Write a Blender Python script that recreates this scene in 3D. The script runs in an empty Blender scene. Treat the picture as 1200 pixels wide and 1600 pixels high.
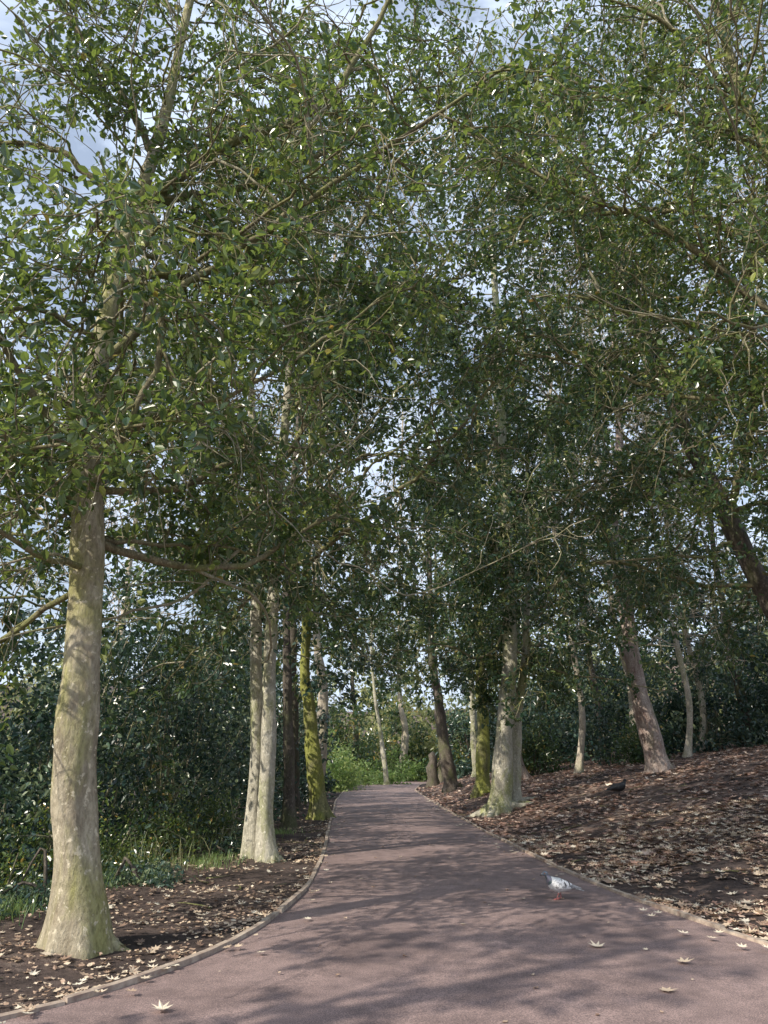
import bpy, math, random, time
import numpy as np
from mathutils import Vector
T0=time.time()
rng=np.random.default_rng(11)
random.seed(4)
scene=bpy.context.scene
scene.view_settings.view_transform='Standard'
scene.view_settings.look='None'
scene.view_settings.exposure=0
EYE=np.array([0,0,1.5])

# ------------------------------------------------------------------ materials
def new_mat(name):
    m=bpy.data.materials.new(name); m.use_nodes=True
    nt=m.node_tree; nt.nodes.clear()
    out=nt.nodes.new('ShaderNodeOutputMaterial')
    return m,nt,out
def N(nt,t,**kw):
    n=nt.nodes.new(t)
    for k,v in kw.items():
        if k in n.inputs: n.inputs[k].default_value=v
        else: setattr(n,k,v)
    return n
def ramp(nt,stops):
    r=nt.nodes.new('ShaderNodeValToRGB'); e=r.color_ramp.elements
    while len(e)<len(stops): e.new(0.5)
    for i,(p,c) in enumerate(stops):
        e[i].position=p; e[i].color=(c[0],c[1],c[2],1)
    return r
def noise_tex(nt,co,scale,detail=4,rough=.55,dist=0):
    n=N(nt,'ShaderNodeTexNoise'); n.inputs['Scale'].default_value=scale
    n.inputs['Detail'].default_value=detail; n.inputs['Roughness'].default_value=rough
    n.inputs['Distortion'].default_value=dist
    nt.links.new(co,n.inputs['Vector']); return n
def mixc(nt,fac,a,b,mode='MIX'):
    m=nt.nodes.new('ShaderNodeMix'); m.data_type='RGBA'; m.blend_type=mode
    for inp,v in ((m.inputs[0],fac),(m.inputs[6],a),(m.inputs[7],b)):
        if hasattr(v,'is_linked'): nt.links.new(v,inp)
        elif isinstance(v,(int,float)): inp.default_value=v
        else: inp.default_value=(v[0],v[1],v[2],1)
    return m.outputs[2]

def leaf_mat(name,stops,rough=.38,trans=.25,tcol=(.16,.24,.03)):
    m,nt,out=new_mat(name)
    a=N(nt,'ShaderNodeAttribute',attribute_name='tint')
    r=ramp(nt,stops); nt.links.new(a.outputs['Fac'],r.inputs[0])
    p=N(nt,'ShaderNodeBsdfPrincipled'); p.inputs['Roughness'].default_value=rough
    p.inputs['Specular IOR Level'].default_value=.85
    nt.links.new(r.outputs[0],p.inputs['Base Color'])
    t=N(nt,'ShaderNodeBsdfTranslucent')
    tc=mixc(nt,.6,r.outputs[0],tcol)
    nt.links.new(tc,t.inputs['Color'])
    mx=N(nt,'ShaderNodeMixShader'); mx.inputs[0].default_value=trans
    nt.links.new(p.outputs[0],mx.inputs[1]); nt.links.new(t.outputs[0],mx.inputs[2])
    nt.links.new(mx.outputs[0],out.inputs[0])
    return m

def bark_mat(name,c1,c2,algae,amount=.5,scale=3.0):
    m,nt,out=new_mat(name)
    tc=N(nt,'ShaderNodeTexCoord'); mp=N(nt,'ShaderNodeMapping'); mp.inputs['Scale'].default_value=(1,1,.45)
    nt.links.new(tc.outputs['Object'],mp.inputs[0])
    n1=noise_tex(nt,mp.outputs[0],scale*2.2,8,.65,.4)
    n2=noise_tex(nt,mp.outputs[0],scale*.8,6,.65,.5)
    n3=noise_tex(nt,mp.outputs[0],scale*14,6,.7)
    n4=noise_tex(nt,tc.outputs['Object'],scale*7,3,.6)
    r1=ramp(nt,[(.33,c1),(.66,c2)]); nt.links.new(n1.outputs[0],r1.inputs[0])
    lo=.62-amount*.35
    r2=ramp(nt,[(lo,(0,0,0)),(lo+.15,(.85,.85,.85))]); nt.links.new(n2.outputs[0],r2.inputs[0])
    col=mixc(nt,r2.outputs[0],r1.outputs[0],algae)
    r4=ramp(nt,[(.60,(0,0,0)),(.66,(.7,.7,.7))]); nt.links.new(n4.outputs[0],r4.inputs[0])
    col=mixc(nt,r4.outputs[0],col,tuple(min(1,c*1.4+.04) for c in c2))
    r3=ramp(nt,[(.3,(.42,.42,.40)),(.58,(1,1,1))]); nt.links.new(n3.outputs[0],r3.inputs[0])
    col=mixc(nt,.85,col,r3.outputs[0],'MULTIPLY')
    p=N(nt,'ShaderNodeBsdfPrincipled'); p.inputs['Roughness'].default_value=.85
    p.inputs['Specular IOR Level'].default_value=.25
    nt.links.new(col,p.inputs['Base Color'])
    add=N(nt,'ShaderNodeMath',operation='ADD'); nt.links.new(n1.outputs[0],add.inputs[0]); nt.links.new(n3.outputs[0],add.inputs[1])
    b=N(nt,'ShaderNodeBump'); b.inputs['Strength'].default_value=.8; b.inputs['Distance'].default_value=.03
    nt.links.new(add.outputs[0],b.inputs['Height']); nt.links.new(b.outputs[0],p.inputs['Normal'])
    nt.links.new(p.outputs[0],out.inputs[0])
    return m

def plain_mat(name,c1,c2,scale=20,rough=.7,bump=.3,lo=.35,hi=.65):
    m,nt,out=new_mat(name)
    tc=N(nt,'ShaderNodeTexCoord')
    n=noise_tex(nt,tc.outputs['Object'],scale,5,.6)
    r=ramp(nt,[(lo,c1),(hi,c2)]); nt.links.new(n.outputs[0],r.inputs[0])
    p=N(nt,'ShaderNodeBsdfPrincipled'); p.inputs['Roughness'].default_value=rough
    nt.links.new(r.outputs[0],p.inputs['Base Color'])
    b=N(nt,'ShaderNodeBump'); b.inputs['Strength'].default_value=bump; b.inputs['Distance'].default_value=.01
    nt.links.new(n.outputs[0],b.inputs['Height']); nt.links.new(b.outputs[0],p.inputs['Normal'])
    nt.links.new(p.outputs[0],out.inputs[0]); return m

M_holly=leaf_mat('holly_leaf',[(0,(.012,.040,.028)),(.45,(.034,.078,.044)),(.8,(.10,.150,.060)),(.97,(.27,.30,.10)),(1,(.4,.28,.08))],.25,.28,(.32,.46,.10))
M_hollyb=leaf_mat('holly_leaf_sun_painted',[(0,(.014,.046,.028)),(.4,(.040,.092,.040)),(.8,(.14,.195,.06)),(.97,(.36,.40,.10)),(1,(.45,.28,.07))],.25,.34,(.46,.60,.10))  # yellower copy of the holly leaf, sunlight put into its colours
M_dark=leaf_mat('laurel_leaf',[(0,(.014,.040,.036)),(.5,(.038,.076,.060)),(.9,(.10,.155,.105)),(1,(.2,.25,.13))],.27,.2,(.18,.32,.13))
M_autumn_haze=leaf_mat('autumn_leaf_haze_tint',[(0,(.15,.20,.09)),(.5,(.32,.35,.15)),(.8,(.54,.48,.20)),(1,(.58,.30,.1))],.5,.45,(.65,.62,.24))  # autumn leaf colours, lightened to paint in the haze of distance
M_sun_painted=leaf_mat('undergrowth_sun_painted',[(0,(.08,.15,.05)),(.5,(.17,.27,.08)),(1,(.38,.44,.16))],.45,.4,(.48,.66,.16))  # yellow-green undergrowth, sunlight painted into its bright tones
M_litter=leaf_mat('fallen_leaf',[(0,(.20,.125,.09)),(.35,(.44,.30,.21)),(.7,(.70,.57,.42)),(1,(.88,.80,.65))],.6,.12,(.5,.35,.15))
M_litterred=leaf_mat('fallen_leaf_red',[(0,(.17,.095,.075)),(.4,(.38,.225,.17)),(.8,(.64,.45,.35)),(1,(.86,.73,.60))],.6,.12,(.5,.3,.15))
M_grass=leaf_mat('grass_blade',[(0,(.10,.20,.06)),(.6,(.22,.34,.12)),(1,(.55,.50,.3))],.5,.35,(.4,.5,.1))
B_main=bark_mat('bark_smooth',(.32,.27,.19),(.58,.52,.39),(.38,.37,.14),.55,2.0)
B_pale=bark_mat('bark_pale',(.42,.39,.31),(.68,.64,.53),(.39,.41,.18),.5,2.5)
B_green=bark_mat('bark_algae',(.19,.18,.10),(.34,.33,.16),(.34,.36,.08),.7,2.5)
B_dark=bark_mat('bark_dark',(.09,.075,.065),(.20,.17,.14),(.15,.16,.08),.4,3)
B_red=bark_mat('bark_reddish',(.29,.20,.175),(.62,.52,.46),(.34,.31,.22),.3,3)
B_limb=bark_mat('bark_limb',(.15,.13,.08),(.38,.34,.21),(.26,.27,.10),.5,4)
B_twig=bark_mat('bark_pale_twig',(.30,.27,.18),(.54,.50,.37),(.36,.37,.18),.4,4)
B_bare=bark_mat('bark_bare_twigs',(.44,.38,.30),(.70,.62,.51),(.44,.42,.27),.3,3)

# ------------------------------------------------------------------ mesh helpers
NF=[0]
def build(name,V,F,mat,smooth=True,tint=None,parent=None):
    V=np.ascontiguousarray(V,dtype=np.float32)
    me=bpy.data.meshes.new(name)
    me.vertices.add(len(V)); me.vertices.foreach_set('co',V.ravel())
    if not isinstance(F,list): F=[F]
    tot=sum(f.size for f in F); nf=sum(len(f) for f in F); NF[0]+=nf
    me.loops.add(tot); me.polygons.add(nf)
    vi=np.concatenate([f.ravel() for f in F]).astype(np.int32)
    st=[];o=0
    for f in F:
        st.append(o+np.arange(len(f))*f.shape[1]); o+=f.size
    me.polygons.foreach_set('loop_start',np.concatenate(st).astype(np.int32))
    me.loops.foreach_set('vertex_index',vi)
    me.polygons.foreach_set('use_smooth',np.full(nf,smooth,dtype=bool))
    me.update(calc_edges=True)
    if tint is not None:
        a=me.attributes.new('tint','FLOAT','POINT'); a.data.foreach_set('value',np.ascontiguousarray(tint,dtype=np.float32))
    if mat: me.materials.append(mat)
    ob=bpy.data.objects.new(name,me); scene.collection.objects.link(ob)
    if parent: ob.parent=parent
    return ob
def empty(name):
    e=bpy.data.objects.new(name,None); scene.collection.objects.link(e); e.empty_display_size=.2; return e
def nrm(a): 
    a=np.asarray(a,float); return a/(np.linalg.norm(a,axis=-1,keepdims=True)+1e-9)

class Tubes:
    def __init__(s): s.V=[];s.F=[];s.o=0
    def add(s,P,R,ns=5,lobes=None,up=False):
        P=np.asarray(P,float);R=np.asarray(R,float);n=len(P)
        T=np.gradient(P,axis=0);T=nrm(T)
        if up: T=np.tile(np.array([0,0,1.]),(n,1))
        mt=nrm(T.mean(0)); ref=np.array([1.,0,0]) if abs(mt[0])<.6 else np.array([0,1.,0])
        U=nrm(np.cross(T,ref));W=np.cross(T,U)
        a=np.linspace(0,2*np.pi,ns,endpoint=False)
        rr=R[:,None]*np.ones(ns)
        if lobes is not None: rr=rr*lobes(P,a)
        V=P[:,None,:]+rr[...,None]*(np.cos(a)[None,:,None]*U[:,None,:]+np.sin(a)[None,:,None]*W[:,None,:])
        s.V.append(V.reshape(-1,3))
        i=np.arange(n-1)[:,None]*ns; j=np.arange(ns)[None,:]; j2=(j+1)%ns
        F=np.stack([i+j,i+j2,i+ns+j2,i+ns+j],-1).reshape(-1,4)+s.o
        s.F.append(F); s.o+=n*ns
    def obj(s,name,mat,parent=None,smooth=True):
        return build(name,np.concatenate(s.V),np.concatenate(s.F),mat,smooth,parent=parent)

LT_HOLLY=(np.array([(0,0,0),(.22,.2,.05),(.5,.27,.09),(.8,.16,.03),(1,0,-.08),(.8,-.16,.03),(.5,-.27,.09),(.22,-.2,.05)]),[(0,1,2,3),(0,3,4,5),(0,5,6,7)])
LT_SIMPLE=(np.array([(0,0,0),(.35,.26,.08),(.75,.2,.05),(1,0,-.06),(.75,-.2,.05),(.35,-.26,.08)]),[(0,1,2,3),(0,3,4,5)])
def maple():
    P=[(0,0,0)]
    prof=[(-180,.35),(-150,.62),(-118,.45),(-95,.85),(-62,.42),(-48,.95),(-22,.48),(0,1.1),(22,.48),(48,.95),(62,.42),(95,.85),(118,.45),(150,.62)]
    for a,r in prof:
        a=math.radians(a); P.append((.55*r*math.cos(a),.55*r*math.sin(a),.09*r*r))
    n=len(prof); F=[(0,1+i,1+(i+1)%n) for i in range(n)]
    return np.array(P),F
LT_MAPLE=maple()
LT_FLAT=(np.array([(-.45,0,.04),(-.15,.3,.1),(.25,.26,.02),(.5,0,.1),(.2,-.3,.0),(-.2,-.24,.08)]),[(0,1,2,3),(0,3,4,5)])
def leaves(name,pos,d,nr,size,tint,mat,tmpl=LT_SIMPLE,parent=None,curl=None):
    d=nrm(d); s=nrm(np.cross(nr,d)); u=np.cross(d,s)
    P,Fl=tmpl; size=size[:,None,None]
    cz=np.ones((len(pos),1)) if curl is None else curl[:,None]
    V=pos[:,None,:]+size*(P[None,:,0,None]*d[:,None,:]+P[None,:,1,None]*s[:,None,:]+(P[None,:,2]*cz)[...,None]*u[:,None,:])
    k=len(P); F=np.array(Fl); F=(np.arange(len(pos))[:,None,None]*k+F[None]).reshape(-1,F.shape[1])
    return build(name,V.reshape(-1,3),F,mat,False,np.repeat(tint,k),parent)
def runit(n): return nrm(rng.normal(size=(n,3)))

# ------------------------------------------------------------------ terrain
LY=[-30,-5,0,2,4,5.2,6.2,7.7,10.2,13.5,20,33,44,55,70,90,400]
LX=[-14,-13,-8.5,-6,-3.7,-2.32,-1.63,-1.18,-.96,-1.01,-1.36,-2.0,-2.16,-1.5,1.6,8,90]
RY=[-30,-5,0,3,5,7.2,9.1,11.6,15.5,20,27.7,44,55,70,90,400]
RX=[10,8,6.3,4.8,3.95,3.29,2.9,2.6,2.42,2.24,2.0,1.73,2.5,5.6,12,95]
def smooth_interp(y,A,B):
    return (np.interp(y-.5,A,B)+np.interp(y,A,B)+np.interp(y+.5,A,B))/3
def edL(y): return smooth_interp(np.asarray(y,float),LY,LX)
def edR(y): return smooth_interp(np.asarray(y,float),RY,RX)
def vnoise(x,y):
    return (np.sin(x*1.7+np.sin(y*1.3)*1.2)*np.cos(y*1.9+np.sin(x*.9))+.5*np.sin(x*4.1+y*2.3)*np.cos(y*3.7-x*1.1)+.3*np.sin(x*9.3-y*5)*np.cos(y*8.1+x*3))
def sst(t):
    t=np.clip(t,0,1); return t*t*(3-2*t)
def gz(x,y):
    x=np.asarray(x,float);y=np.asarray(y,float)
    dr=np.maximum(0,x-edR(y)-.25); dl=np.maximum(0,edL(y)-x-.25)
    f=.22+.78*sst((y-6)/20)
    h=3.6*(1-np.exp(-.073*dr*np.clip(dr/1.8,0,1)))*f
    h=h-1.0*(1-np.exp(-.08*np.maximum(0,dl-2.5)))
    h=h+11*sst((y-88)/50)+5*sst((-x-26)/25)+6*sst((x-28)/25)
    amp=np.clip(np.maximum(dr,dl)/1.0,0,1)
    return h+amp*.035*vnoise(x,y)-.012
def axis(c,fine,n1,far):
    a=np.arange(-fine,fine,n1); t=np.linspace(0,1,34)[1:]
    ext=fine+(far-fine)*t**3
    return c+np.concatenate([-ext[::-1],a,ext])
gx=axis(2,16,.16,500); gy=axis(22,26,.22,500)
X,Y=np.meshgrid(gx,gy); Z=gz(X,Y)
nx,ny=len(gx),len(gy)
i=np.arange(ny-1)[:,None]*nx; j=np.arange(nx-1)[None,:]
F=np.stack([i+j,i+j+1,i+nx+j+1,i+nx+j],-1).reshape(-1,4)
m,nt,out=new_mat('soil_and_litter')
tc=N(nt,'ShaderNodeTexCoord'); O=tc.outputs['Object']
n1=noise_tex(nt,O,1.1,6,.6); n2=noise_tex(nt,O,14,6,.7); n3=noise_tex(nt,O,70,4,.7)
r1=ramp(nt,[(.3,(.065,.05,.047)),(.7,(.18,.14,.13))]); nt.links.new(n1.outputs[0],r1.inputs[0])
r2=ramp(nt,[(.3,(.4,.4,.4)),(.7,(1.25,1.2,1.15))]); nt.links.new(n2.outputs[0],r2.inputs[0])
soil=mixc(nt,.9,r1.outputs[0],r2.outputs[0],'MULTIPLY')
vo=N(nt,'ShaderNodeTexVoronoi'); vo.inputs['Scale'].default_value=9; nt.links.new(O,vo.inputs['Vector'])
sep=N(nt,'ShaderNodeSeparateColor'); nt.links.new(vo.outputs['Color'],sep.inputs[0])
r3=ramp(nt,[(0,(.08,.055,.047)),(.5,(.22,.145,.115)),(.8,(.38,.265,.21)),(1,(.60,.48,.39))]); nt.links.new(sep.outputs[0],r3.inputs[0])
at_=N(nt,'ShaderNodeAttribute',attribute_name='tint')
r4=ramp(nt,[(.42,(0,0,0)),(.60,(1,1,1))]); nt.links.new(n1.outputs[0],r4.inputs[0])
mm=N(nt,'ShaderNodeMath',operation='MULTIPLY'); nt.links.new(r4.outputs[0],mm.inputs[0]); nt.links.new(at_.outputs['Fac'],mm.inputs[1])
col=mixc(nt,mm.outputs[0],soil,r3.outputs[0])
p=N(nt,'ShaderNodeBsdfPrincipled'); p.inputs['Roughness'].default_value=.9; p.inputs['Specular IOR Level'].default_value=.2
nt.links.new(col,p.inputs['Base Color'])
ad=N(nt,'ShaderNodeMath',operation='ADD'); nt.links.new(n2.outputs[0],ad.inputs[0]); nt.links.new(n3.outputs[0],ad.inputs[1])
b=N(nt,'ShaderNodeBump'); b.inputs['Strength'].default_value=.9; b.inputs['Distance'].default_value=.04
nt.links.new(ad.outputs[0],b.inputs['Height']); nt.links.new(b.outputs[0],p.inputs['Normal'])
nt.links.new(p.outputs[0],out.inputs[0])
litmask=np.clip((Y-11)/8,0,1)*np.clip((X-edR(Y))/2,0,1)+.25*np.clip((edL(Y)-X)/2,0,1)
build('ground',np.stack([X,Y,Z],-1).reshape(-1,3),F,m,True,tint=np.clip(litmask,0,1).ravel())

# path
m,nt,out=new_mat('asphalt_path')
tc=N(nt,'ShaderNodeTexCoord'); O=tc.outputs['Object']
n1=noise_tex(nt,O,.8,5,.6,.5); n2=noise_tex(nt,O,110,3,.8); n3=noise_tex(nt,O,5,7,.72)
r1=ramp(nt,[(.3,(.215,.160,.155)),(.7,(.36,.272,.262))]); nt.links.new(n1.outputs[0],r1.inputs[0])
r2=ramp(nt,[(.35,(.35,.35,.37)),(.52,(1,1,1)),(.66,(1.9,1.8,1.7))]); nt.links.new(n2.outputs[0],r2.inputs[0])
r3=ramp(nt,[(.3,(.60,.58,.58)),(.65,(1.12,1.08,1.05))]); nt.links.new(n3.outputs[0],r3.inputs[0])
c=mixc(nt,.9,r1.outputs[0],r2.outputs[0],'MULTIPLY'); c=mixc(nt,.9,c,r3.outputs[0],'MULTIPLY')
p=N(nt,'ShaderNodeBsdfPrincipled'); p.inputs['Roughness'].default_value=.75
nt.links.new(c,p.inputs['Base Color'])
b=N(nt,'ShaderNodeBump'); b.inputs['Strength'].default_value=.5; b.inputs['Distance'].default_value=.006
nt.links.new(n2.outputs[0],b.inputs['Height']); nt.links.new(b.outputs[0],p.inputs['Normal'])
nt.links.new(p.outputs[0],out.inputs[0])
ys=np.concatenate([np.arange(-8,60,.25),np.arange(60,86,1)])
u=np.linspace(0,1,9)
PX=edL(ys)[:,None]*(1-u)+edR(ys)[:,None]*u
PZ=np.full_like(PX,0.012)+.03*(1-(2*u-1)**2)
PV=np.stack([PX,np.repeat(ys[:,None],9,1),PZ],-1)
i=np.arange(len(ys)-1)[:,None]*9;j=np.arange(8)[None,:]
build('path',PV.reshape(-1,3),np.stack([i+j,i+j+1,i+9+j+1,i+9+j],-1).reshape(-1,4),m,True)

M_edge=plain_mat('edging_board',(.26,.19,.155),(.54,.45,.36),9,.85,.6)
def edging(side):
    V=[];F=[];o=0
    e=edL if side<0 else edR
    y=-6.0
    while y<60:
        L=random.uniform(1.3,1.9); g=.012
        yy=np.linspace(y,y+L-g,6); x=e(yy)
        w=.07; h=random.uniform(.03,.055); off=random.uniform(-.014,.014)
        T=np.gradient(np.stack([x,yy],-1),axis=0);T=nrm(T);nn=np.stack([T[:,1],-T[:,0]],-1)
        for k in range(6):
            c=np.array([x[k],yy[k]])+nn[k]*off
            a=c-nn[k]*w/2;b_=c+nn[k]*w/2
            wob=random.uniform(-.006,.006)
            V+= [(a[0],a[1],-.05),(a[0]+nn[k][0]*.008,a[1],h+wob),(b_[0]-nn[k][0]*.008,b_[1],h+wob),(b_[0],b_[1],-.05)]
        for k in range(5):
            q=o+k*4
            for s in range(3): F.append((q+s,q+s+1,q+5+s,q+4+s))
        F.append((o,o+1,o+2,o+3)); q=o+20; F.append((q+3,q+2,q+1,q))
        o+=24; y+=L
    build('path_edging',np.array(V),np.array(F),M_edge,False)
edging(-1);edging(1)

# ------------------------------------------------------------------ trees
def wander(start,d,L,n,w,trop):
    P=[np.array(start,float)];d=nrm(d)
    for k in range(n):
        d=nrm(d+rng.normal(0,w,3)+np.array([0,0,trop]))
        P.append(P[-1]+d*L/n)
    return np.array(P)
def at(P,t):
    k=t*(len(P)-1);i=min(int(k),len(P)-2);f=k-i
    return P[i]*(1-f)+P[i+1]*f, nrm(P[i+1]-P[i])
def spline(P,n):
    P=np.array(P,float);t=np.linspace(0,len(P)-1,n);out=[]
    for x in t:
        i=min(int(x),len(P)-2);f=x-i
        p0=P[max(i-1,0)];p1=P[i];p2=P[i+1];p3=P[min(i+2,len(P)-1)]
        out.append(.5*((2*p1)+(-p0+p2)*f+(2*p0-5*p1+4*p2-p3)*f*f+(-p0+3*p1-3*p2+p3)*f**3))
    return np.array(out)
def clear(Q):
    # the walkway is kept pruned to head height, and nothing grows where people stand
    q=Q[-1]
    if np.linalg.norm(Q-EYE,axis=1).min()<3.9: return False
    if q[2]<2.9 and -2.4<q[0]<3.2 and q[1]<60: return False
    if q[0]>2 and q[1]<34 and q[2]-float(gz(q[0],q[1]))<2.3: return False
    return True
def tree(name,trunks,bark,z0,nl,limbL,nb=8,nt_=7,lpt=16,lsize=.075,lmat=None,droop=0.0,manual=(),twigr=.005,tmpl=LT_SIMPLE,limbmat=None,bias=(0,0,0),flare=1.35,elev=(-.05,.9),roots=5,tmin=None,mdens=1.7,rootlen=0,bare=.15,nbare=0,spread=.07,blen=3.6):
    e=empty(name); tt=Tubes(); lt=Tubes(); bt=Tubes(); tw=[]
    TP=[]
    for P,r0,r1 in trunks:
        P=np.array(P,float)
        gzv=float(gz(P[0][0],P[0][1])); P[0][2]=gzv-.12
        n=max(24,int(np.linalg.norm(P[-1]-P[0])*5))
        S=spline(P,n); h=S[:,2]-gzv
        S[:,0]+=.015*np.sin(h*2.1+r0*30); S[:,1]+=.02*np.cos(h*1.7)
        tq=np.linspace(0,1,n); R=r0*(1-tq)+r1*tq
        R=R*(1+(flare-1)*np.exp(-np.maximum(h,0)/.2))*(1+.05*np.sin(h*3.3+r0*9)+.03*np.sin(h*7.7))
        ph=random.uniform(0,6)
        def lob(Pp,a,gzv=gzv,ph=ph):
            hh=np.maximum(Pp[:,2]-gzv,0)[:,None]
            return 1+.14*np.exp(-hh/.22)*np.cos(roots*a[None]+ph)+.06*np.sin(3*a[None]+hh*1.4+ph)+.035*np.sin(5*a[None]-hh*3)+.022*np.sin(9*a[None]+hh*6)+.04*np.sin(2*a[None]+hh*4.3)*np.sin(hh*2.9+ph)
        tt.add(S,R,24,lob,up=True); TP.append((S,R,gzv))
        if rootlen>0:
            for k in range(roots+1):
                a=ph+k*2*math.pi/(roots+1)+random.uniform(-.3,.3); L=rootlen*random.uniform(.5,1.2)
                Q=[]
                for q in range(7):
                    t=q/6; rr=r0*.75+L*t; x=P[0][0]+rr*math.cos(a+.35*t*math.sin(k*3)); y=P[0][1]+rr*math.sin(a+.35*t*math.sin(k*3))
                    Q.append((x,y,float(gz(x,y))+r0*.55*(1-t)**2.6-.02-.04*t))
                tt.add(Q,r0*np.array([.42,.34,.27,.21,.16,.11,.05])*random.uniform(.7,1.1),8,lambda Pp,a2:1+.1*np.sin(3*a2[None]+Pp[:,:1]*9))
    tt.obj('trunk',bark,e)
    limbs=[]
    for (P,r) in manual: 
        S=spline(P,22); S+= rng.normal(0,.02,S.shape)
        limbs.append((S,r,mdens))
    for k in range(nl):
        S,R,g=TP[k%len(TP)]
        zt=S[-1][2]; zz=z0+(zt-z0)*((k+random.random())/max(nl,1))*.98
        i=int(np.argmin(abs(S[:,2]-zz))); p=S[i]
        fr=(zz-z0)/max(zt-z0,.1)
        az=k*2.399+random.uniform(-.6,.6)
        el=elev[0]+(elev[1]-elev[0])*fr**1.2+random.uniform(-.15,.2)
        d=np.array([math.cos(az)*math.cos(el),math.sin(az)*math.cos(el),math.sin(el)])+np.array(bias)
        L=limbL*(1-.45*fr)*random.uniform(.7,1.15)
        tr=.06-droop
        lp=wander(p,d,L,14,.22,tr*.5)
        if not clear(lp): continue
        limbs.append((lp,max(.014,R[i]*.33*random.uniform(.5,1)),1))
    for k in range(nbare):
        P,r,_=limbs[random.randrange(len(limbs))]; p,tn=at(P,random.uniform(.05,.8))
        Q=wander(p,tn*.7+rng.normal(0,.5,3),blen*random.uniform(.6,1.3),18,.24,random.uniform(-.05,.04))
        if not clear(Q): continue
        r0=random.uniform(.010,.024)
        bt.add(Q,np.linspace(r0,.005,len(Q)),6)
        for w in range(5):
            p2,t2=at(Q,random.uniform(.2,.95)); W=wander(p2,t2*.6+rng.normal(0,.6,3),random.uniform(.4,1.3),7,.3,0)
            if clear(W): bt.add(W,np.linspace(.007,.003,len(W)),4)
    for P,r,md in limbs:
        lt.add(P,r*np.linspace(1,.25,len(P)),7)
        Ln=np.linalg.norm(np.diff(P,axis=0),axis=1).sum()
        nbb=max(3,int(nb*md*Ln/4.0))
        for q in range(nbb):
            t=.12+.88*(q+random.random())/nbb; p,tn=at(P,min(t,.999))
            d=tn*.55+rng.normal(0,.62,3)+np.array([0,0,-droop*1.5])
            L1=random.uniform(.7,1.9)*(.7+.3*min(Ln,5)/4)
            Q=wander(p,d,L1,8,.30,.02-droop)
            if not clear(Q): continue
            lt.add(Q,max(.010,min(r*.34,.02))*np.linspace(1,.35,len(Q)),4)
            isb=random.random()<bare
            for w in range(nt_):
                t2=.1+.9*(w+random.random())/nt_; p2,tn2=at(Q,min(t2,.999))
                d2=tn2*.5+rng.normal(0,.6,3)+np.array([0,0,-droop])
                W=wander(p2,d2,random.uniform(.35,.85)*(1.3 if isb else 1),4,.28,-droop*.8)
                if not clear(W): continue
                (bt if isb else lt).add(W,np.linspace(twigr*1.7,twigr*.8,5),3)
                if not isb: tw.append(W)
    lt.obj('limbs',limbmat or B_limb,e)
    if bt.V: bt.obj('bare_shoots',limbmat or B_twig,e)
    if lpt>0:
        W=np.array(tw); n=len(W)*lpt
        wi=np.repeat(np.arange(len(W)),lpt); t=rng.uniform(.05,1,n)**.8*3.999; ti=t.astype(int); f=(t-ti)[:,None]
        A=W[wi,ti];B=W[wi,ti+1]; pos=A*(1-f)+B*f; tn=nrm(B-A)
        keep=np.ones(n,bool)
        pos=pos+rng.normal(0,spread,pos.shape)
        d=tn*.6+runit(n)*.9; nr=np.array([0,0,.7])+runit(n)*.8
        ct=rng.uniform(0,.78,len(W))[wi]
        tint=np.clip(ct+rng.normal(0,.2,n),0,.97); tint[rng.random(n)<.004]=1
        if tmin is not None: keep=pos[:,2]>tmin
        sz=lsize*rng.uniform(.6,1.25,n)
        leaves('foliage',pos[keep],d[keep],nr[keep],sz[keep],tint[keep],lmat or M_holly,tmpl,e)
    return e

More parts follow.
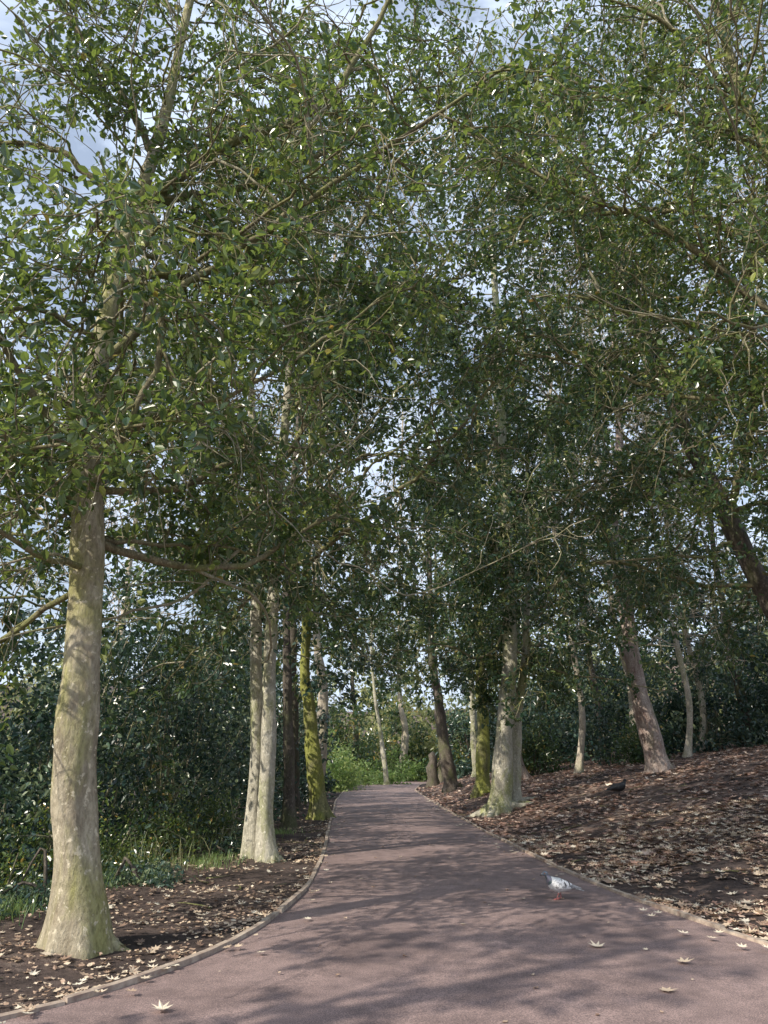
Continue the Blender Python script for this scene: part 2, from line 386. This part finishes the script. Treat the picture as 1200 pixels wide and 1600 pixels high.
# left foreground tree
tree('holly_tree',[([(-2.56,7.05,0),(-2.66,7.05,.6),(-2.78,7.05,1.3),(-2.84,7.08,2.4),(-2.98,7.1,3.6),(-3.1,7.1,4.7),(-3.15,7.2,5.9),(-3.12,7.3,7.2),(-2.95,7.5,8.8),(-2.8,7.6,11),(-2.7,7.8,14)],.225,.04)],
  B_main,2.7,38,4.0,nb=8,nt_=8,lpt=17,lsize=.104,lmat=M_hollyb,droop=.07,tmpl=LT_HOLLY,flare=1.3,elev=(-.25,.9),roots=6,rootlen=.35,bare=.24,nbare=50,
  manual=[([(-2.95,7.3,7.6),(-2.75,7.4,8.2),(-2.2,7.5,8.9),(-1.25,7.5,9.4),(-.6,7.5,10.0),(0,7.4,11.3),(.5,7.2,12.6)],.085),
          ([(-3.0,7.1,7.6),(-2.29,6.0,6.4),(-2.43,5.8,5.9),(-2.1,5.8,5.4),(-1.99,5.8,5.03),(-2.08,5.8,4.56),(-2.32,5.8,4.16),(-2.82,5.8,4.06),(-3.4,5.8,3.9)],.05),
          ([(-3.1,7.1,4.0),(-2.4,6.6,4.6),(-1.4,6.4,4.9),(-.5,6.6,5.7),(.4,6.8,6.6)],.035),
          ([(-3.0,7.1,3.6),(-2.3,7.6,3.7),(-1.6,8.2,3.8),(-1.0,8.6,3.6)],.03),
          ([(-3.1,7.1,4.3),(-3.6,6.3,5.2),(-4.0,5.6,6.2),(-4.0,5.0,7.4)],.045),
          ([(-3.15,7.15,5.6),(-2.2,7.1,6.6),(-1.0,7.0,7.6),(.4,6.8,8.6),(1.6,6.6,9.4)],.055),
          ([(-3.0,7.4,8.0),(-2.0,8.2,9.0),(-.6,9,10.6),(.6,9.5,12.6)],.06),
          ([(-3.0,7.4,7.0),(-2.0,8.4,7.6),(-.6,9.2,8.2),(.8,9.8,8.4)],.05),
          ([(-3.0,7.1,5.0),(-3.9,7.4,5.4),(-4.8,7.6,5.2),(-5.4,7.8,4.6)],.04),
          ([(-2.95,7.5,8.8),(-3.6,7.2,10),(-4.4,7.0,11.2),(-5,6.8,12.6)],.05),
          ([(-3.0,7.4,7.8),(-4.0,7.2,8.6),(-5.0,7.4,9.0),(-5.8,7.6,9.6)],.05)],mdens=1.5)
# twin-trunk tree
tree('holly_tree',[([(-2.15,13.35,0),(-2.18,13.35,.8),(-2.2,13.35,2),(-2.33,13.35,4),(-2.5,13.4,6.5),(-2.7,13.5,9),(-2.6,13.6,16)],.15,.05),
                   ([(-1.82,13.1,0),(-1.95,13.1,.7),(-1.97,13.1,2.2),(-2.0,13.1,4),(-2.0,13.1,6.5),(-1.8,13.0,10),(-1.5,13.0,17)],.155,.05)],
  B_pale,4.0,40,4.8,nb=8,nt_=7,lpt=17,lsize=.12,lmat=M_holly,droop=.10,flare=1.3,rootlen=.25,elev=(-.25,.9),bias=(0,-.2,0),nbare=36,
  manual=[([(-2.05,13,4.7),(-1.4,12.5,4.8),(-.65,12,5.2),(.4,11,5.7),(1.4,10.5,6.75),(2.3,10,7.9)],.06),
          ([(-1.9,13,7),(-.8,12.6,8.6),(.4,12.2,9.8),(1.6,12,10.4)],.06),([(-1.8,13,9),(-.8,12.4,11),(.2,12,13.4),(1.0,11.6,15.6)],.06),
          ([(-1.9,13,5.5),(-1.0,12.8,6.6),(.1,12.8,7.0),(1.3,13,6.8)],.05),([(-1.8,13,8),(-.4,13,9.5),(1.2,13.4,11.5),(2.2,13.6,14)],.06),
          ([(-2.1,13,4.6),(-2.4,12,5.0),(-2.5,11,4.8),(-2.4,10.2,4.3)],.035),([(-2.3,13.3,5),(-3.4,12.8,5.4),(-4.6,12.4,5.2),(-5.6,12.2,4.6)],.04),([(-2.5,13.3,7),(-3.6,12.8,8),(-4.8,12.4,8.6),(-6,12.2,8.8)],.05)])
tree('holly_tree',[([(-2.3,19.5,0),(-2.4,19.5,2),(-2.6,19.5,6),(-2.4,19.5,14)],.17,.05)],B_dark,4.2,16,3.8,nb=6,nt_=5,lpt=13,lsize=.17,lmat=M_dark,droop=.1)
tree('holly_tree',[([(-1.75,22.5,0),(-1.95,22.5,1),(-2.2,22.5,3),(-2.4,22.5,6),(-2.4,22.5,22)],.29,.08)],B_green,4.6,34,5.4,nb=7,nt_=6,lpt=13,lsize=.17,lmat=M_holly,droop=.12,flare=1.35,rootlen=.4,nbare=20,
   manual=[([(-2.4,22.5,9),(-1,21.5,11),(.6,20.5,12.6),(1.8,20,13)],.08),([(-2.4,22.5,13),(-1,21.5,16),(.6,20.5,18.6),(1.8,20,21)],.08),([(-2.3,22.5,5.5),(-1,22,6.4),(.3,21.5,6.6),(1.4,21,6.0)],.06)])
tree('beech_tree',[([(-3.0,26,0),(-3.1,26,3),(-3.3,26,8),(-3.3,26,17)],.26,.07)],B_dark,5.0,18,4.6,nb=6,nt_=5,lpt=11,lsize=.2,lmat=M_dark,droop=.08)
# right row
tree('holly_tree',[([(3.3,23,0),(3.42,23,.7),(3.55,23,2),(3.9,23,5),(4.0,23,8),(4.1,23,24)],.38,.10),([(3.85,23.35,0),(3.9,23.4,1),(4.15,23.5,3),(4.6,23.6,6),(5.0,23.6,12)],.2,.06)],B_pale,4.6,58,5.6,nb=8,nt_=6,lpt=14,lsize=.165,lmat=M_holly,droop=.18,flare=1.35,roots=6,rootlen=1.0,elev=(-.35,.9),bias=(0,-.3,0),nbare=30,
   manual=[([(3.95,23,7),(2.8,22,9),(1.4,21,10),(.2,20.5,9.6)],.09),([(4,23,11),(2.8,22,14),(1.4,21,16),(.2,20.5,17)],.09)])
tree('holly_tree',[([(3.75,30,0),(3.85,30,3),(3.9,30,8),(4.3,30,18)],.30,.08)],B_green,4.6,20,4.6,nb=6,nt_=5,lpt=12,lsize=.21,lmat=M_dark,droop=.12,rootlen=.4)
tree('beech_tree',[([(3.3,38,0),(3.0,38,2),(2.7,38,4.5),(2.4,38,8),(2.5,38,20)],.38,.08)],B_dark,6.0,22,5.2,nb=6,nt_=5,lpt=12,lsize=.24,lmat=M_holly,droop=.08,rootlen=.5)
tree('beech_tree',[([(5.9,33,0),(5.6,33,2),(5.5,33,5),(5.6,33,10),(5.5,33,22)],.27,.08)],B_red,5.6,22,5.0,nb=6,nt_=5,lpt=12,lsize=.23,lmat=M_holly,droop=.1)
tree('beech_tree',[([(5.2,44,0),(5.1,44,5),(5.0,44,16)],.26,.08)],B_pale,7,12,5.0,nb=5,nt_=5,lpt=10,lsize=.28,lmat=M_holly,droop=.05)
# leaning tree on the slope
tree('beech_tree',[([(8.5,24,0),(8.3,24,2.2),(8.05,24,3.6),(7.95,24,5.2),(7.9,24,7.4),(7.8,24,9),(8.4,24,13),(8.8,24,21)],.36,.09)],B_red,7.2,30,5.4,nb=7,nt_=6,lpt=13,lsize=.17,lmat=M_holly,droop=.14,flare=1.3,rootlen=.5,nbare=20,bias=(0,-.15,0))
# tree leaning in from the right edge
tree('holly_tree',[([(8.9,14,0),(8.3,14,2.4),(7.5,14,4.3),(6.7,14,6.5),(6.0,14,9),(5.4,14,11.7),(4.9,14,14.5),(4.6,14,18)],.27,.06)],B_dark,4.2,42,4.8,nb=8,nt_=7,lpt=17,lsize=.12,lmat=M_holly,droop=.14,bias=(-.1,-.1,0),elev=(-.2,.9),nbare=40,
   manual=[([(6.2,14,8.5),(5.0,13,10),(4.0,12,12),(3.2,11.5,14)],.09),([(6.9,14,6.2),(7.2,13,8),(7.0,12,10.5),(7.2,11,13)],.09),
           ([(6.0,14,9),(4.6,13.6,9.6),(3.2,13.2,9.8),(1.8,13,9.4)],.07),([(5.4,14,11.5),(4,13.4,13),(2.6,13,14),(1.2,12.8,14)],.07),([(6.6,14,6.8),(5.4,13.6,7),(4.2,13.6,6.8),(3.2,13.8,6.2)],.06),
           ([(4.9,14,14.5),(3.6,13.6,15.6),(2.2,13.2,16.8),(1.0,13,18)],.06)])
# near right tree, its crown arches over the path
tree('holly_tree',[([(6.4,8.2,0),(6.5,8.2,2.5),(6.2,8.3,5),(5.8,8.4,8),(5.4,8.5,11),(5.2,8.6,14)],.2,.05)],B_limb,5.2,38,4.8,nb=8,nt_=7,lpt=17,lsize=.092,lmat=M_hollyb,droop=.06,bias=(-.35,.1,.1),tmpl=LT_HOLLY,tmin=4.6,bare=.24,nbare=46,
   manual=[([(6.0,8.3,5.8),(4.8,8.2,7.2),(3.6,8.0,8.2),(2.4,8,8.8),(1.0,8,9.8)],.06),([(5.5,8.4,8),(4.4,9,9.3),(3.0,9.5,9.7),(1.8,9.5,10.8),(1.0,9.5,12.5)],.055),
           ([(6.2,8.3,5.2),(5.2,8.7,6.0),(4.2,9.2,6.3),(3.0,9.6,7.0),(1.8,9.6,7.3)],.045),([(5.4,8.5,10),(3.8,8.6,11),(2.6,8.8,11.6),(1.4,9,11.8)],.045),
           ([(5.4,8.5,10.5),(4.6,8.2,11.6),(3.6,8.0,12.2),(2.4,8,12.6)],.045)],mdens=1.6)
print('near trees',time.time()-T0)
for (x,y,h,nl,ls,lm,z0) in [(-9.2,13,15,22,.16,M_holly,3.8),(-8,20,16,18,.19,M_dark,3.8),(-6.5,30,17,18,.23,M_dark,3.8),(13,19,17,18,.18,M_holly,4.5),(14,30,18,20,.24,M_dark,3.4),(10,36,18,20,.25,M_dark,3.2)]:
    tree('holly_tree',[([(x,y,0),(x+.2,y,3),(x-.1,y,7),(x,y,h)],.24,.07)],B_dark,z0,nl,4.8,nb=6,nt_=5,lpt=13,lsize=ls,lmat=lm,droop=.08)
for (x,y,h,nl) in [(-8.5,-1.0,11,11),(-4.5,-6.5,11,10)]:  # unseen trees added behind the camera to shade the near path
    tree('holly_tree',[([(x,y,0),(x+.2,y,3),(x-.1,y,7),(x,y,h)],.24,.07)],B_main,3.6,nl,3.6,nb=6,nt_=5,lpt=14,lsize=.16,lmat=M_holly,droop=.03,spread=.03)
# centre background
tree('birch_tree',[([(.2,54,0),(-.1,54,2.5),(-.5,54,5),(-.9,54,9),(-1,54,17)],.19,.05)],B_pale,5.5,16,5,nb=5,nt_=4,lpt=12,lsize=.28,lmat=M_holly,droop=.08)
for (x,y,h,bk) in [(-7,47,18,B_dark),(9,52,20,B_pale),(-11,58,18,B_dark),(15,44,18,B_red),(4.5,62,20,B_dark),(18,25,16,B_pale),(-2.5,64,20,B_dark)]:
    tree('beech_tree',[([(x,y,0),(x+.2,y,4),(x-.2,y,9),(x,y,h)],.28,.08)],bk,4.6,17,6,nb=5,nt_=5,lpt=10,lsize=.31,lmat=M_autumn_haze if x in (18,4.5) else M_holly,droop=.08)
for (x,y,h,r,b0) in [(-12,30,26,.3,7),(-3,34,30,.33,9),(9.5,30,28,.2,7),(1.5,66,36,.4,9),(12.5,17,22,.22,7),(-14,40,30,.36,7),(10.9,28,20,.13,5),(12.2,30,20,.14,5),(7.2,29,22,.14,6)]:
    tree('bare_tree',[([(x,y,0),(x+.3,y,4),(x-.2,y,10),(x+.4,y,h)],r,.05)],B_bare,b0,34,7,nb=6,nt_=5,lpt=0,droop=-.06,limbmat=B_bare,twigr=.012,elev=(.3,1.2),bare=0)
print('trees',time.time()-T0,NF)

# ------------------------------------------------------------------ shrubs
def shrub(name,blobs,nl,lsize,mat,stem=B_dark,clump=.28,tmpl=LT_SIMPLE,t0=0,t1=.9):
    e=empty(name); st=Tubes(); P=[];Tn=[]
    tot=sum((b[2]*b[3]+b[3]*b[4]+b[2]*b[4]) for b in blobs)
    for (cx,cy,rx,ry,rz) in blobs:
        base=float(gz(cx,cy)); share=int(nl*(rx*ry+ry*rz+rx*rz)/tot)
        nc=max(6,share//45)
        u=runit(nc); u[:,2]=np.abs(u[:,2])*1.1-.15
        rr=rng.uniform(.45,1.15,nc)[:,None]*(1+.28*np.sin(u[:,:1]*7+cx)*np.cos(u[:,2:3]*6+cy))
        C=np.array([cx,cy,base+rz*.1])+u*rr*np.array([rx,ry,rz])
        C[:,2]=np.maximum(C[:,2],base+.1)
        for c in C[:max(6,nc//4)]:
            s=np.array([cx+random.uniform(-.3,.3),cy+random.uniform(-.3,.3),base-.05])
            mid=(s+c)/2+rng.normal(0,.2,3); st.add(spline([s,mid,c+(c-s)*.15],8),np.linspace(.03,.006,8),4)
        k=share//nc; cs=rng.uniform(.6,1.3,nc)
        pos=np.repeat(C,k,0)+rng.normal(0,clump,(nc*k,3))*np.array([1,1,.8])*np.repeat(cs,k)[:,None]
        z=gz(pos[:,0],pos[:,1]); pos[:,2]=np.maximum(pos[:,2],z+.04)
        P.append(pos); Tn.append(np.repeat(rng.uniform(t0,t1,nc),k)+rng.normal(0,.14,nc*k))
    P=np.concatenate(P);n=len(P)
    st.obj('stems',stem,e)
    leaves('foliage',P,runit(n)+np.array([0,0,-.2]),np.array([0,0,.6])+runit(n)*.8,lsize*rng.uniform(.6,1.3,n),np.clip(np.concatenate(Tn),0,1),mat,tmpl,e)
    return e
shrub('laurel_shrub',[(-5.6,13.5,1.6,1.8,3.8),(-4.6,16.5,1.6,1.8,4.4),(-7.6,12,2.0,2,4.4)],22000,.12,M_dark,B_twig,t0=-.3,t1=1.2)
shrub('laurel_shrub',[(-4.3,20,1.6,2.0,4.4),(-4.6,24,1.8,2.2,4.4),(-7.5,18,2.2,2.4,5.0),(-8,24,3,3,5.4)],20000,.15,M_dark,B_twig,t0=-.3,t1=1.2)
shrub('holly_shrub',[(-4.4,29,1.8,2.4,4.2),(-4.4,34,1.8,2.6,4.0),(-3.9,39,1.5,2.2,3.4),(-6,37,2.5,3,5)],12000,.2,M_dark)
shrub('holly_shrub',[(-7.2,8.8,1.6,1.5,2.2),(-9.6,10,2.2,2,3.4),(-5.4,10.8,1.0,1.0,1.5)],14000,.10,M_dark,B_twig,t0=-.1,t1=1.1)
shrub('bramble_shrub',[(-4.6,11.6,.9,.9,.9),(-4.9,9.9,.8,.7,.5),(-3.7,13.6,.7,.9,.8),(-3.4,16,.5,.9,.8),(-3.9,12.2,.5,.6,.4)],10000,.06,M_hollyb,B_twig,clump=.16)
shrub('holly_shrub',[(-2.9,44,1.3,2.0,2.4),(-2.6,48,1.4,1.6,1.6)],5000,.18,M_sun_painted,t0=.0,t1=1)
shrub('ivy_bank',[(-1.2,56,2.6,2.0,1.1),(.3,64,3.4,2.0,1.8),(-3.5,52,2,2,1.4)],7000,.22,M_sun_painted,t0=-.1,t1=.9)
shrub('holly_shrub',[(-4,62,4,2,5),(1.5,70,5,2.4,5),(8,64,4,2.4,5.5),(13,56,4,2.4,5)],18000,.3,M_holly,clump=.5,t0=.1,t1=1)
shrub('laurel_shrub',[(13,31,3,2.2,4.0),(10.5,33,2.6,2,3.6),(16.5,29,3,2.4,5.0),(19,26,3,2.4,5.4)],26000,.18,M_dark,B_twig,t0=-.2,t1=1.2)
shrub('laurel_shrub',[(7.5,40,3,2.4,4.2),(11,42,3.5,2.4,5.5),(6,48,2.6,2.4,4.4),(17,38,4,3,7)],20000,.25,M_dark,t0=0,t1=1)
shrub('holly_shrub',[(6.6,33.5,.9,.9,2.2),(9.6,29,.8,.8,1.5)],4500,.14,M_holly)
db=[]
for k in range(46):
    x=-60+120*k/45+random.uniform(-1.5,1.5); y=random.uniform(70,92)-abs(x)*.25; h=random.uniform(8,17)
    if x<-20: h*=.7
    db.append((x,y,random.uniform(3,5),3,h))
for k in range(9): db.append((-22-random.random()*5,4+k*6,3,3,random.uniform(5,9)))
for k in range(9): db.append((25+random.random()*5,4+k*6,3,3,random.uniform(5,10)))
shrub('distant_trees',db,80000,.5,M_autumn_haze,B_bare,clump=.8,t0=-.3,t1=.6)
print('shrubs',time.time()-T0,NF)

# ------------------------------------------------------------------ litter
def litter(name,n,fx,size,mat,tmpl,ymin,ymax,side,pow_=1.0,extra=.02,tl=(0,1)):
    y=ymin+(ymax-ymin)*rng.random(n)**pow_
    if side=='R': x=edR(y)+.05+fx*rng.random(n)**1.1
    elif side=='L': x=edL(y)-.05-fx*rng.random(n)**1.6
    else: x=edL(y)+(edR(y)-edL(y))*rng.random(n)
    if side!='P':
        keep=(vnoise(x*.6,y*.6)+rng.normal(0,.5,n))>-.35; x=x[keep];y=y[keep]
        z=gz(x,y)+rng.uniform(.008,extra+.015,len(x))
    else: z=.045+np.zeros(n)
    n=len(x); a=rng.uniform(0,2*np.pi,n)
    d=np.stack([np.cos(a),np.sin(a),rng.normal(0,.12,n)],-1)
    nr=np.array([0,0,1.])+rng.normal(0,.22 if side!='P' else .07,(n,3))
    leaves(name,np.stack([x,y,z],-1),d,nr,size*rng.uniform(.5,1.25,n),rng.uniform(tl[0],tl[1],n),mat,tmpl,curl=rng.uniform(.3,2.6,n))
litter('leaf_litter',7000,5.5,.145,M_litter,LT_MAPLE,5,17,'R')
litter('leaf_litter',14000,14,.15,M_litterred,LT_MAPLE,12,34,'R')
litter('leaf_litter',8000,16,.18,M_litterred,LT_FLAT,18,50,'R')
litter('leaf_litter',7000,6,.07,M_litterred,LT_FLAT,4,13,'R')
litter('leaf_litter',1900,2.6,.10,M_litter,LT_MAPLE,4.5,30,'L',1.4)
litter('leaf_litter',5000,3.0,.055,M_litter,LT_FLAT,4.5,20,'L',1.2,tl=(0,.8))
litter('leaf_litter',150,0,.05,M_litter,LT_FLAT,5,30,'P',1.2,tl=(0,.8))
xy=[(-1.38,5.35,.15),(1.78,7.0,.16),(2.3,6.5,.15),(1.9,5.75,.14),(2.15,6.9,.06),(.75,7.9,.07),(.35,9.6,.06),(-1.0,6.8,.1),(2.7,7.5,.12),(-.3,10.8,.07),(-1.9,5.7,.12),(-1.7,6.05,.1),(-2.2,5.35,.12)]
xy+= [(float(edR(y))-abs(random.gauss(0,.22)),y,.11) for y in rng.uniform(6,34,90)]
xy+= [(float(edL(y))+abs(random.gauss(0,.18)),y,.10) for y in rng.uniform(5,30,60)]
A=np.array(xy);n=len(A);a=rng.uniform(0,6.28,n)
leaves('fallen_leaves',np.stack([A[:,0],A[:,1],np.full(n,.048)],-1),np.stack([np.cos(a),np.sin(a),0*a],-1),np.array([0,0,1.])+rng.normal(0,.1,(n,3)),A[:,2],rng.uniform(.4,1,n),M_litter,LT_MAPLE,curl=rng.uniform(.3,2.5,n))

def grass(name,cs,n,hmin,hmax,tl=(0,.8)):
    C=np.array(cs);k=rng.integers(0,len(C),n)
    x=C[k,0]+rng.normal(0,1,n)*C[k,2];y=C[k,1]+rng.normal(0,1,n)*C[k,2]
    ok=x<edL(y)-.35; x=x[ok];y=y[ok];n=len(x)
    z=gz(x,y); h=rng.uniform(hmin,hmax,n); a=rng.uniform(0,6.28,n); l=h*rng.uniform(.2,.9,n); w=.003+.003*rng.random(n)
    dx=np.cos(a);dy=np.sin(a)
    V=np.zeros((n,7,3))
    for q,t in enumerate([0,.4,.75]):
        cx=x+dx*l*t*t;cy=y+dy*l*t*t;cz=z+h*(t-.25*t*t*l/h)
        ww=w*(1-.5*t)
        V[:,2*q]=np.stack([cx-dy*ww,cy+dx*ww,cz],-1);V[:,2*q+1]=np.stack([cx+dy*ww,cy-dx*ww,cz],-1)
    V[:,6]=np.stack([x+dx*l,y+dy*l,z+h*(1-.25*l/h)],-1)
    o=np.arange(n)[:,None]*7
    Q=np.concatenate([o+np.array([0,1,3,2]),o+np.array([2,3,5,4])]);T=o+np.array([4,5,6])
    build(name,V.reshape(-1,3),[Q,T],M_grass,False,np.repeat(rng.uniform(tl[0],tl[1],n),7))
grass('grass',[(-4.6,8.9,.35),(-5.4,9.3,.4),(-4.1,8.4,.25),(-3.9,10.4,.25),(-3.6,11.8,.25)],2600,.08,.26)
grass('grass',[(-2.5,14.3,.25),(-2.8,12.8,.3),(-3.1,16.5,.4),(-2.6,18,.3),(-3.3,11.0,.2)],2500,.05,.18)
grass('dry_grass',[(-3.6,12.2,.4),(-4.2,11.2,.4),(-3.4,14.5,.4)],250,.3,.7,(.7,1))
shrub('ground_ivy',[(-4.2,8.1,.5,.4,.16),(-4.6,7.6,.5,.4,.2),(-3.9,9.2,.5,.5,.2),(-3.2,10.6,.5,.5,.16),(-2.5,13.9,.4,.3,.25)],4600,.06,M_dark,clump=.12,t0=.3,t1=1.1)

# ------------------------------------------------------------------ stump, twigs
e=empty('tree_stump'); t=Tubes(); g=float(gz(3.1,50))
t.add([(3.1,50,g-.1),(3.1,50,.5+g),(3.05,50,1.1+g),(3.15,50,1.5+g),(3.1,50,1.9+g),(3.12,50,2.1+g)],[.5,.34,.36,.24,.27,.02],12,lambda P,a:1+.12*np.sin(3*a[None]+P[:,2:3]*3)+.06*np.sin(7*a[None]))
t.add([(3.1,50,g+1.0),(3.45,49.9,g+1.25),(3.55,49.9,g+1.5)],[.16,.1,.03],7)
t.obj('wood',B_dark,e)
t=Tubes()
for k in range(90):
    y=random.uniform(6,30); s=random.random()
    x=float(edR(y))+random.uniform(.2,7) if s<.7 else float(edL(y))-random.uniform(.1,2)
    a=random.uniform(0,3.14);L=random.uniform(.2,.9);z=float(gz(x,y))+.02
    P=wander((x,y,z),(math.cos(a),math.sin(a),0),L,5,.2,0); P[:,2]=gz(P[:,0],P[:,1])+.02
    t.add(P,np.linspace(.011,.004,6),5)
t.obj('fallen_twigs',B_limb)

# ------------------------------------------------------------------ birds
def bird(name,loc,ang,scale,mats):
    e=empty(name); LO=-.026
    def loft(nm,secs,m,ns=18,sub=4):
        S=np.array(secs,float); n=len(S); out=spline(S,(n-1)*sub+1)
        V=[];F=[]
        for (x,y,z,wy,hz) in out:
            wy=max(wy,.0003);hz=max(hz,.0003)
            for q in range(ns):
                a=2*math.pi*q/ns; V.append((x,y+wy*math.cos(a),z+LO+hz*math.sin(a)))
        for i in range(len(out)-1):
            for q in range(ns): F.append((i*ns+q,i*ns+(q+1)%ns,(i+1)*ns+(q+1)%ns,(i+1)*ns+q))
        return build(nm,np.array(V),np.array(F),m,True,parent=e)
    def tube(nm,chains,m):
        t=Tubes()
        for P,R,ns in chains: t.add(P,R,ns)
        t.obj(nm,m,e)
    loft('body',[(-.16,0,.112,.001,.001),(-.13,0,.118,.024,.014),(-.09,0,.124,.042,.032),(-.04,0,.130,.055,.048),(.01,0,.136,.060,.056),(.045,0,.146,.056,.055),(.072,0,.160,.045,.047),(.088,0,.178,.034,.036),(.096,0,.196,.026,.027)],mats['body'])
    loft('neck',[(.052,0,.152,.050,.047),(.074,0,.166,.0455,.0475),(.090,0,.182,.034,.037),(.098,0,.200,.026,.027),(.102,0,.216,.019,.018),(.104,0,.224,.001,.001)],mats['neck'])
    loft('head',[(.078,0,.221,.001,.001),(.083,0,.222,.012,.013),(.094,0,.2235,.0185,.0185),(.107,0,.2245,.0195,.0195),(.119,0,.2225,.0155,.0155),(.128,0,.219,.0095,.010),(.133,0,.217,.004,.005)],mats['head'])
    loft('beak',[(.128,0,.217,.005,.006),(.136,0,.216,.0045,.005),(.146,0,.2125,.003,.0035),(.152,0,.209,.0005,.0008)],mats['beak'],8)
    loft('cere',[(.127,0,.222,.001,.001),(.131,0,.2215,.005,.004),(.137,0,.2195,.003,.002),(.139,0,.2185,.0005,.0005)],mats['white'],8)
    loft('tail',[(-.10,0,.121,.024,.014),(-.14,0,.110,.028,.008),(-.19,0,.096,.032,.005),(-.218,0,.089,.033,.003),(-.22,0,.0885,.001,.001)],mats['tail'])
    for s in (-1,1):
        nm='r' if s<0 else 'l'
        loft('wing_'+nm,[(.068,s*.040,.156,.002,.004),(.055,s*.047,.156,.010,.024),(.02,s*.053,.150,.013,.038),(-.03,s*.051,.145,.012,.038),(-.07,s*.044,.138,.010,.030),(-.11,s*.033,.129,.007,.020)],mats['wing'])
        loft('flight_feathers_'+nm,[(-.05,s*.047,.140,.009,.026),(-.10,s*.036,.130,.008,.020),(-.15,s*.024,.119,.005,.011),(-.19,s*.016,.110,.003,.005),(-.205,s*.014,.107,.0005,.001)],mats['tail'])
        ch=[]
        for x0,y0 in ((-.045,.0615),(-.085,.0505)):
            ch.append(([(x0+.014,s*(y0-.008),.172+LO),(x0+.004,s*(y0-.001),.158+LO),(x0-.002,s*y0,.144+LO),(x0-.004,s*(y0-.003),.130+LO),(x0-.002,s*(y0-.010),.118+LO)],[.003,.0045,.005,.0045,.003],6))
        tube('wing_bars_'+nm,ch,mats['dark'])
        fx=.020 if s>0 else -.028
        tube('thigh_'+nm,[([(0,s*.022,.10),(0,s*.022,.078),(fx*.5-.007,s*.022,.058),(fx*.5-.008,s*.022,.050)],[.021,.018,.010,.003],10)],mats['body'])
        ch=[([(fx*.5-.007,s*.022,.06),(fx*.6-.006,s*.022,.045),(fx-.002,s*.022,.025),(fx,s*.022,.006)],[.0045,.004,.0036,.0035],8)]
        for ta in (-.5,0,.5,3.14):
            l=.032 if ta!=3.14 else .018
            ch.append(([(fx,s*.022,.006),(fx+l*.6*math.cos(ta),s*.022+l*.6*math.sin(ta),.006),(fx+l*math.cos(ta),s*.022+l*math.sin(ta),.002)],[.0036,.003,.001],6))
        tube('leg_'+nm,ch,mats['leg'])
        tube('eye_'+nm,[([(.112,s*.0165,.227+LO),(.112,s*.0185,.227+LO),(.112,s*.0197,.227+LO)],[.0045,.0038,.0005],10)],mats['eye'])
    e.location=loc; e.rotation_euler=(0,0,ang); e.scale=(scale,)*3
    return e
pm=dict(body=plain_mat('pigeon_grey',(.58,.58,.58),(.80,.80,.80),25,.7,.1),neck=plain_mat('pigeon_neck',(.09,.15,.14),(.24,.20,.27),35,.35,.1),head=plain_mat('pigeon_head',(.16,.18,.20),(.26,.28,.31),35,.5,.1),
 beak=plain_mat('beak',(.03,.03,.03),(.06,.05,.05)),white=plain_mat('cere',(.7,.7,.7),(.8,.8,.8)),tail=plain_mat('pigeon_tail',(.20,.20,.21),(.42,.42,.43),60,.6,.1),dark=plain_mat('pigeon_bar',(.03,.03,.035),(.06,.06,.07)),
 wing=plain_mat('pigeon_wing',(.24,.24,.24),(.88,.88,.87),60,.6,.1,.38,.52),leg=plain_mat('pigeon_leg',(.4,.12,.11),(.5,.18,.16)),eye=plain_mat('eye',(.5,.12,.02),(.6,.2,.03),5,.2))
bird('pigeon',(1.97,9.3,.036),math.radians(187),1.35,pm)
ck=plain_mat('crow_feather',(.010,.010,.012),(.025,.025,.028),30,.5,.1)
bird('crow',(6.05,20.3,float(gz(6.05,20.3))+.03),math.radians(20),1.9,{k:ck for k in pm})

# ------------------------------------------------------------------ light, sky, camera
sd=nrm(np.array([-.80,-.60,0])); el=math.radians(38)
sunv=np.array([sd[0]*math.cos(el),sd[1]*math.cos(el),math.sin(el)])
L=bpy.data.lights.new('sun','SUN'); L.energy=5.0; L.angle=math.radians(.5); L.color=(1,.92,.79)
lo=bpy.data.objects.new('sun',L); scene.collection.objects.link(lo)
lo.rotation_euler=Vector(-sunv).to_track_quat('-Z','Y').to_euler()
w=bpy.data.worlds.new('World'); scene.world=w; w.use_nodes=True; nt=w.node_tree
bg=nt.nodes['Background']; sk=nt.nodes.new('ShaderNodeTexSky'); sk.sky_type='NISHITA'; sk.sun_disc=False
sk.sun_elevation=el; sk.sun_rotation=math.atan2(sunv[0],sunv[1]); sk.air_density=1.2; sk.dust_density=3; sk.ozone_density=1.2
tc=N(nt,'ShaderNodeTexCoord'); mp=N(nt,'ShaderNodeMapping'); mp.inputs['Scale'].default_value=(1,1,1.6)
nt.links.new(tc.outputs['Generated'],mp.inputs[0])
cn=noise_tex(nt,mp.outputs[0],4.6,7,.6,.4)
cr=ramp(nt,[(.42,(.36,.36,.36)),(.58,(.94,.94,.94))]); nt.links.new(cn.outputs[0],cr.inputs[0])
cc=mixc(nt,cr.outputs[0],sk.outputs[0],(6.1,7.1,8.8))
nt.links.new(cc,bg.inputs[0]); bg.inputs[1].default_value=.15
cam=bpy.data.cameras.new('camera'); co=bpy.data.objects.new('camera',cam); scene.collection.objects.link(co)
co.location=(0,0,1.5); co.rotation_euler=(math.radians(90+18.7),0,0)
cam.sensor_fit='VERTICAL'; cam.sensor_height=36; cam.lens=26; cam.clip_end=2000; cam.clip_start=.05
scene.camera=co
print('done',time.time()-T0,NF)
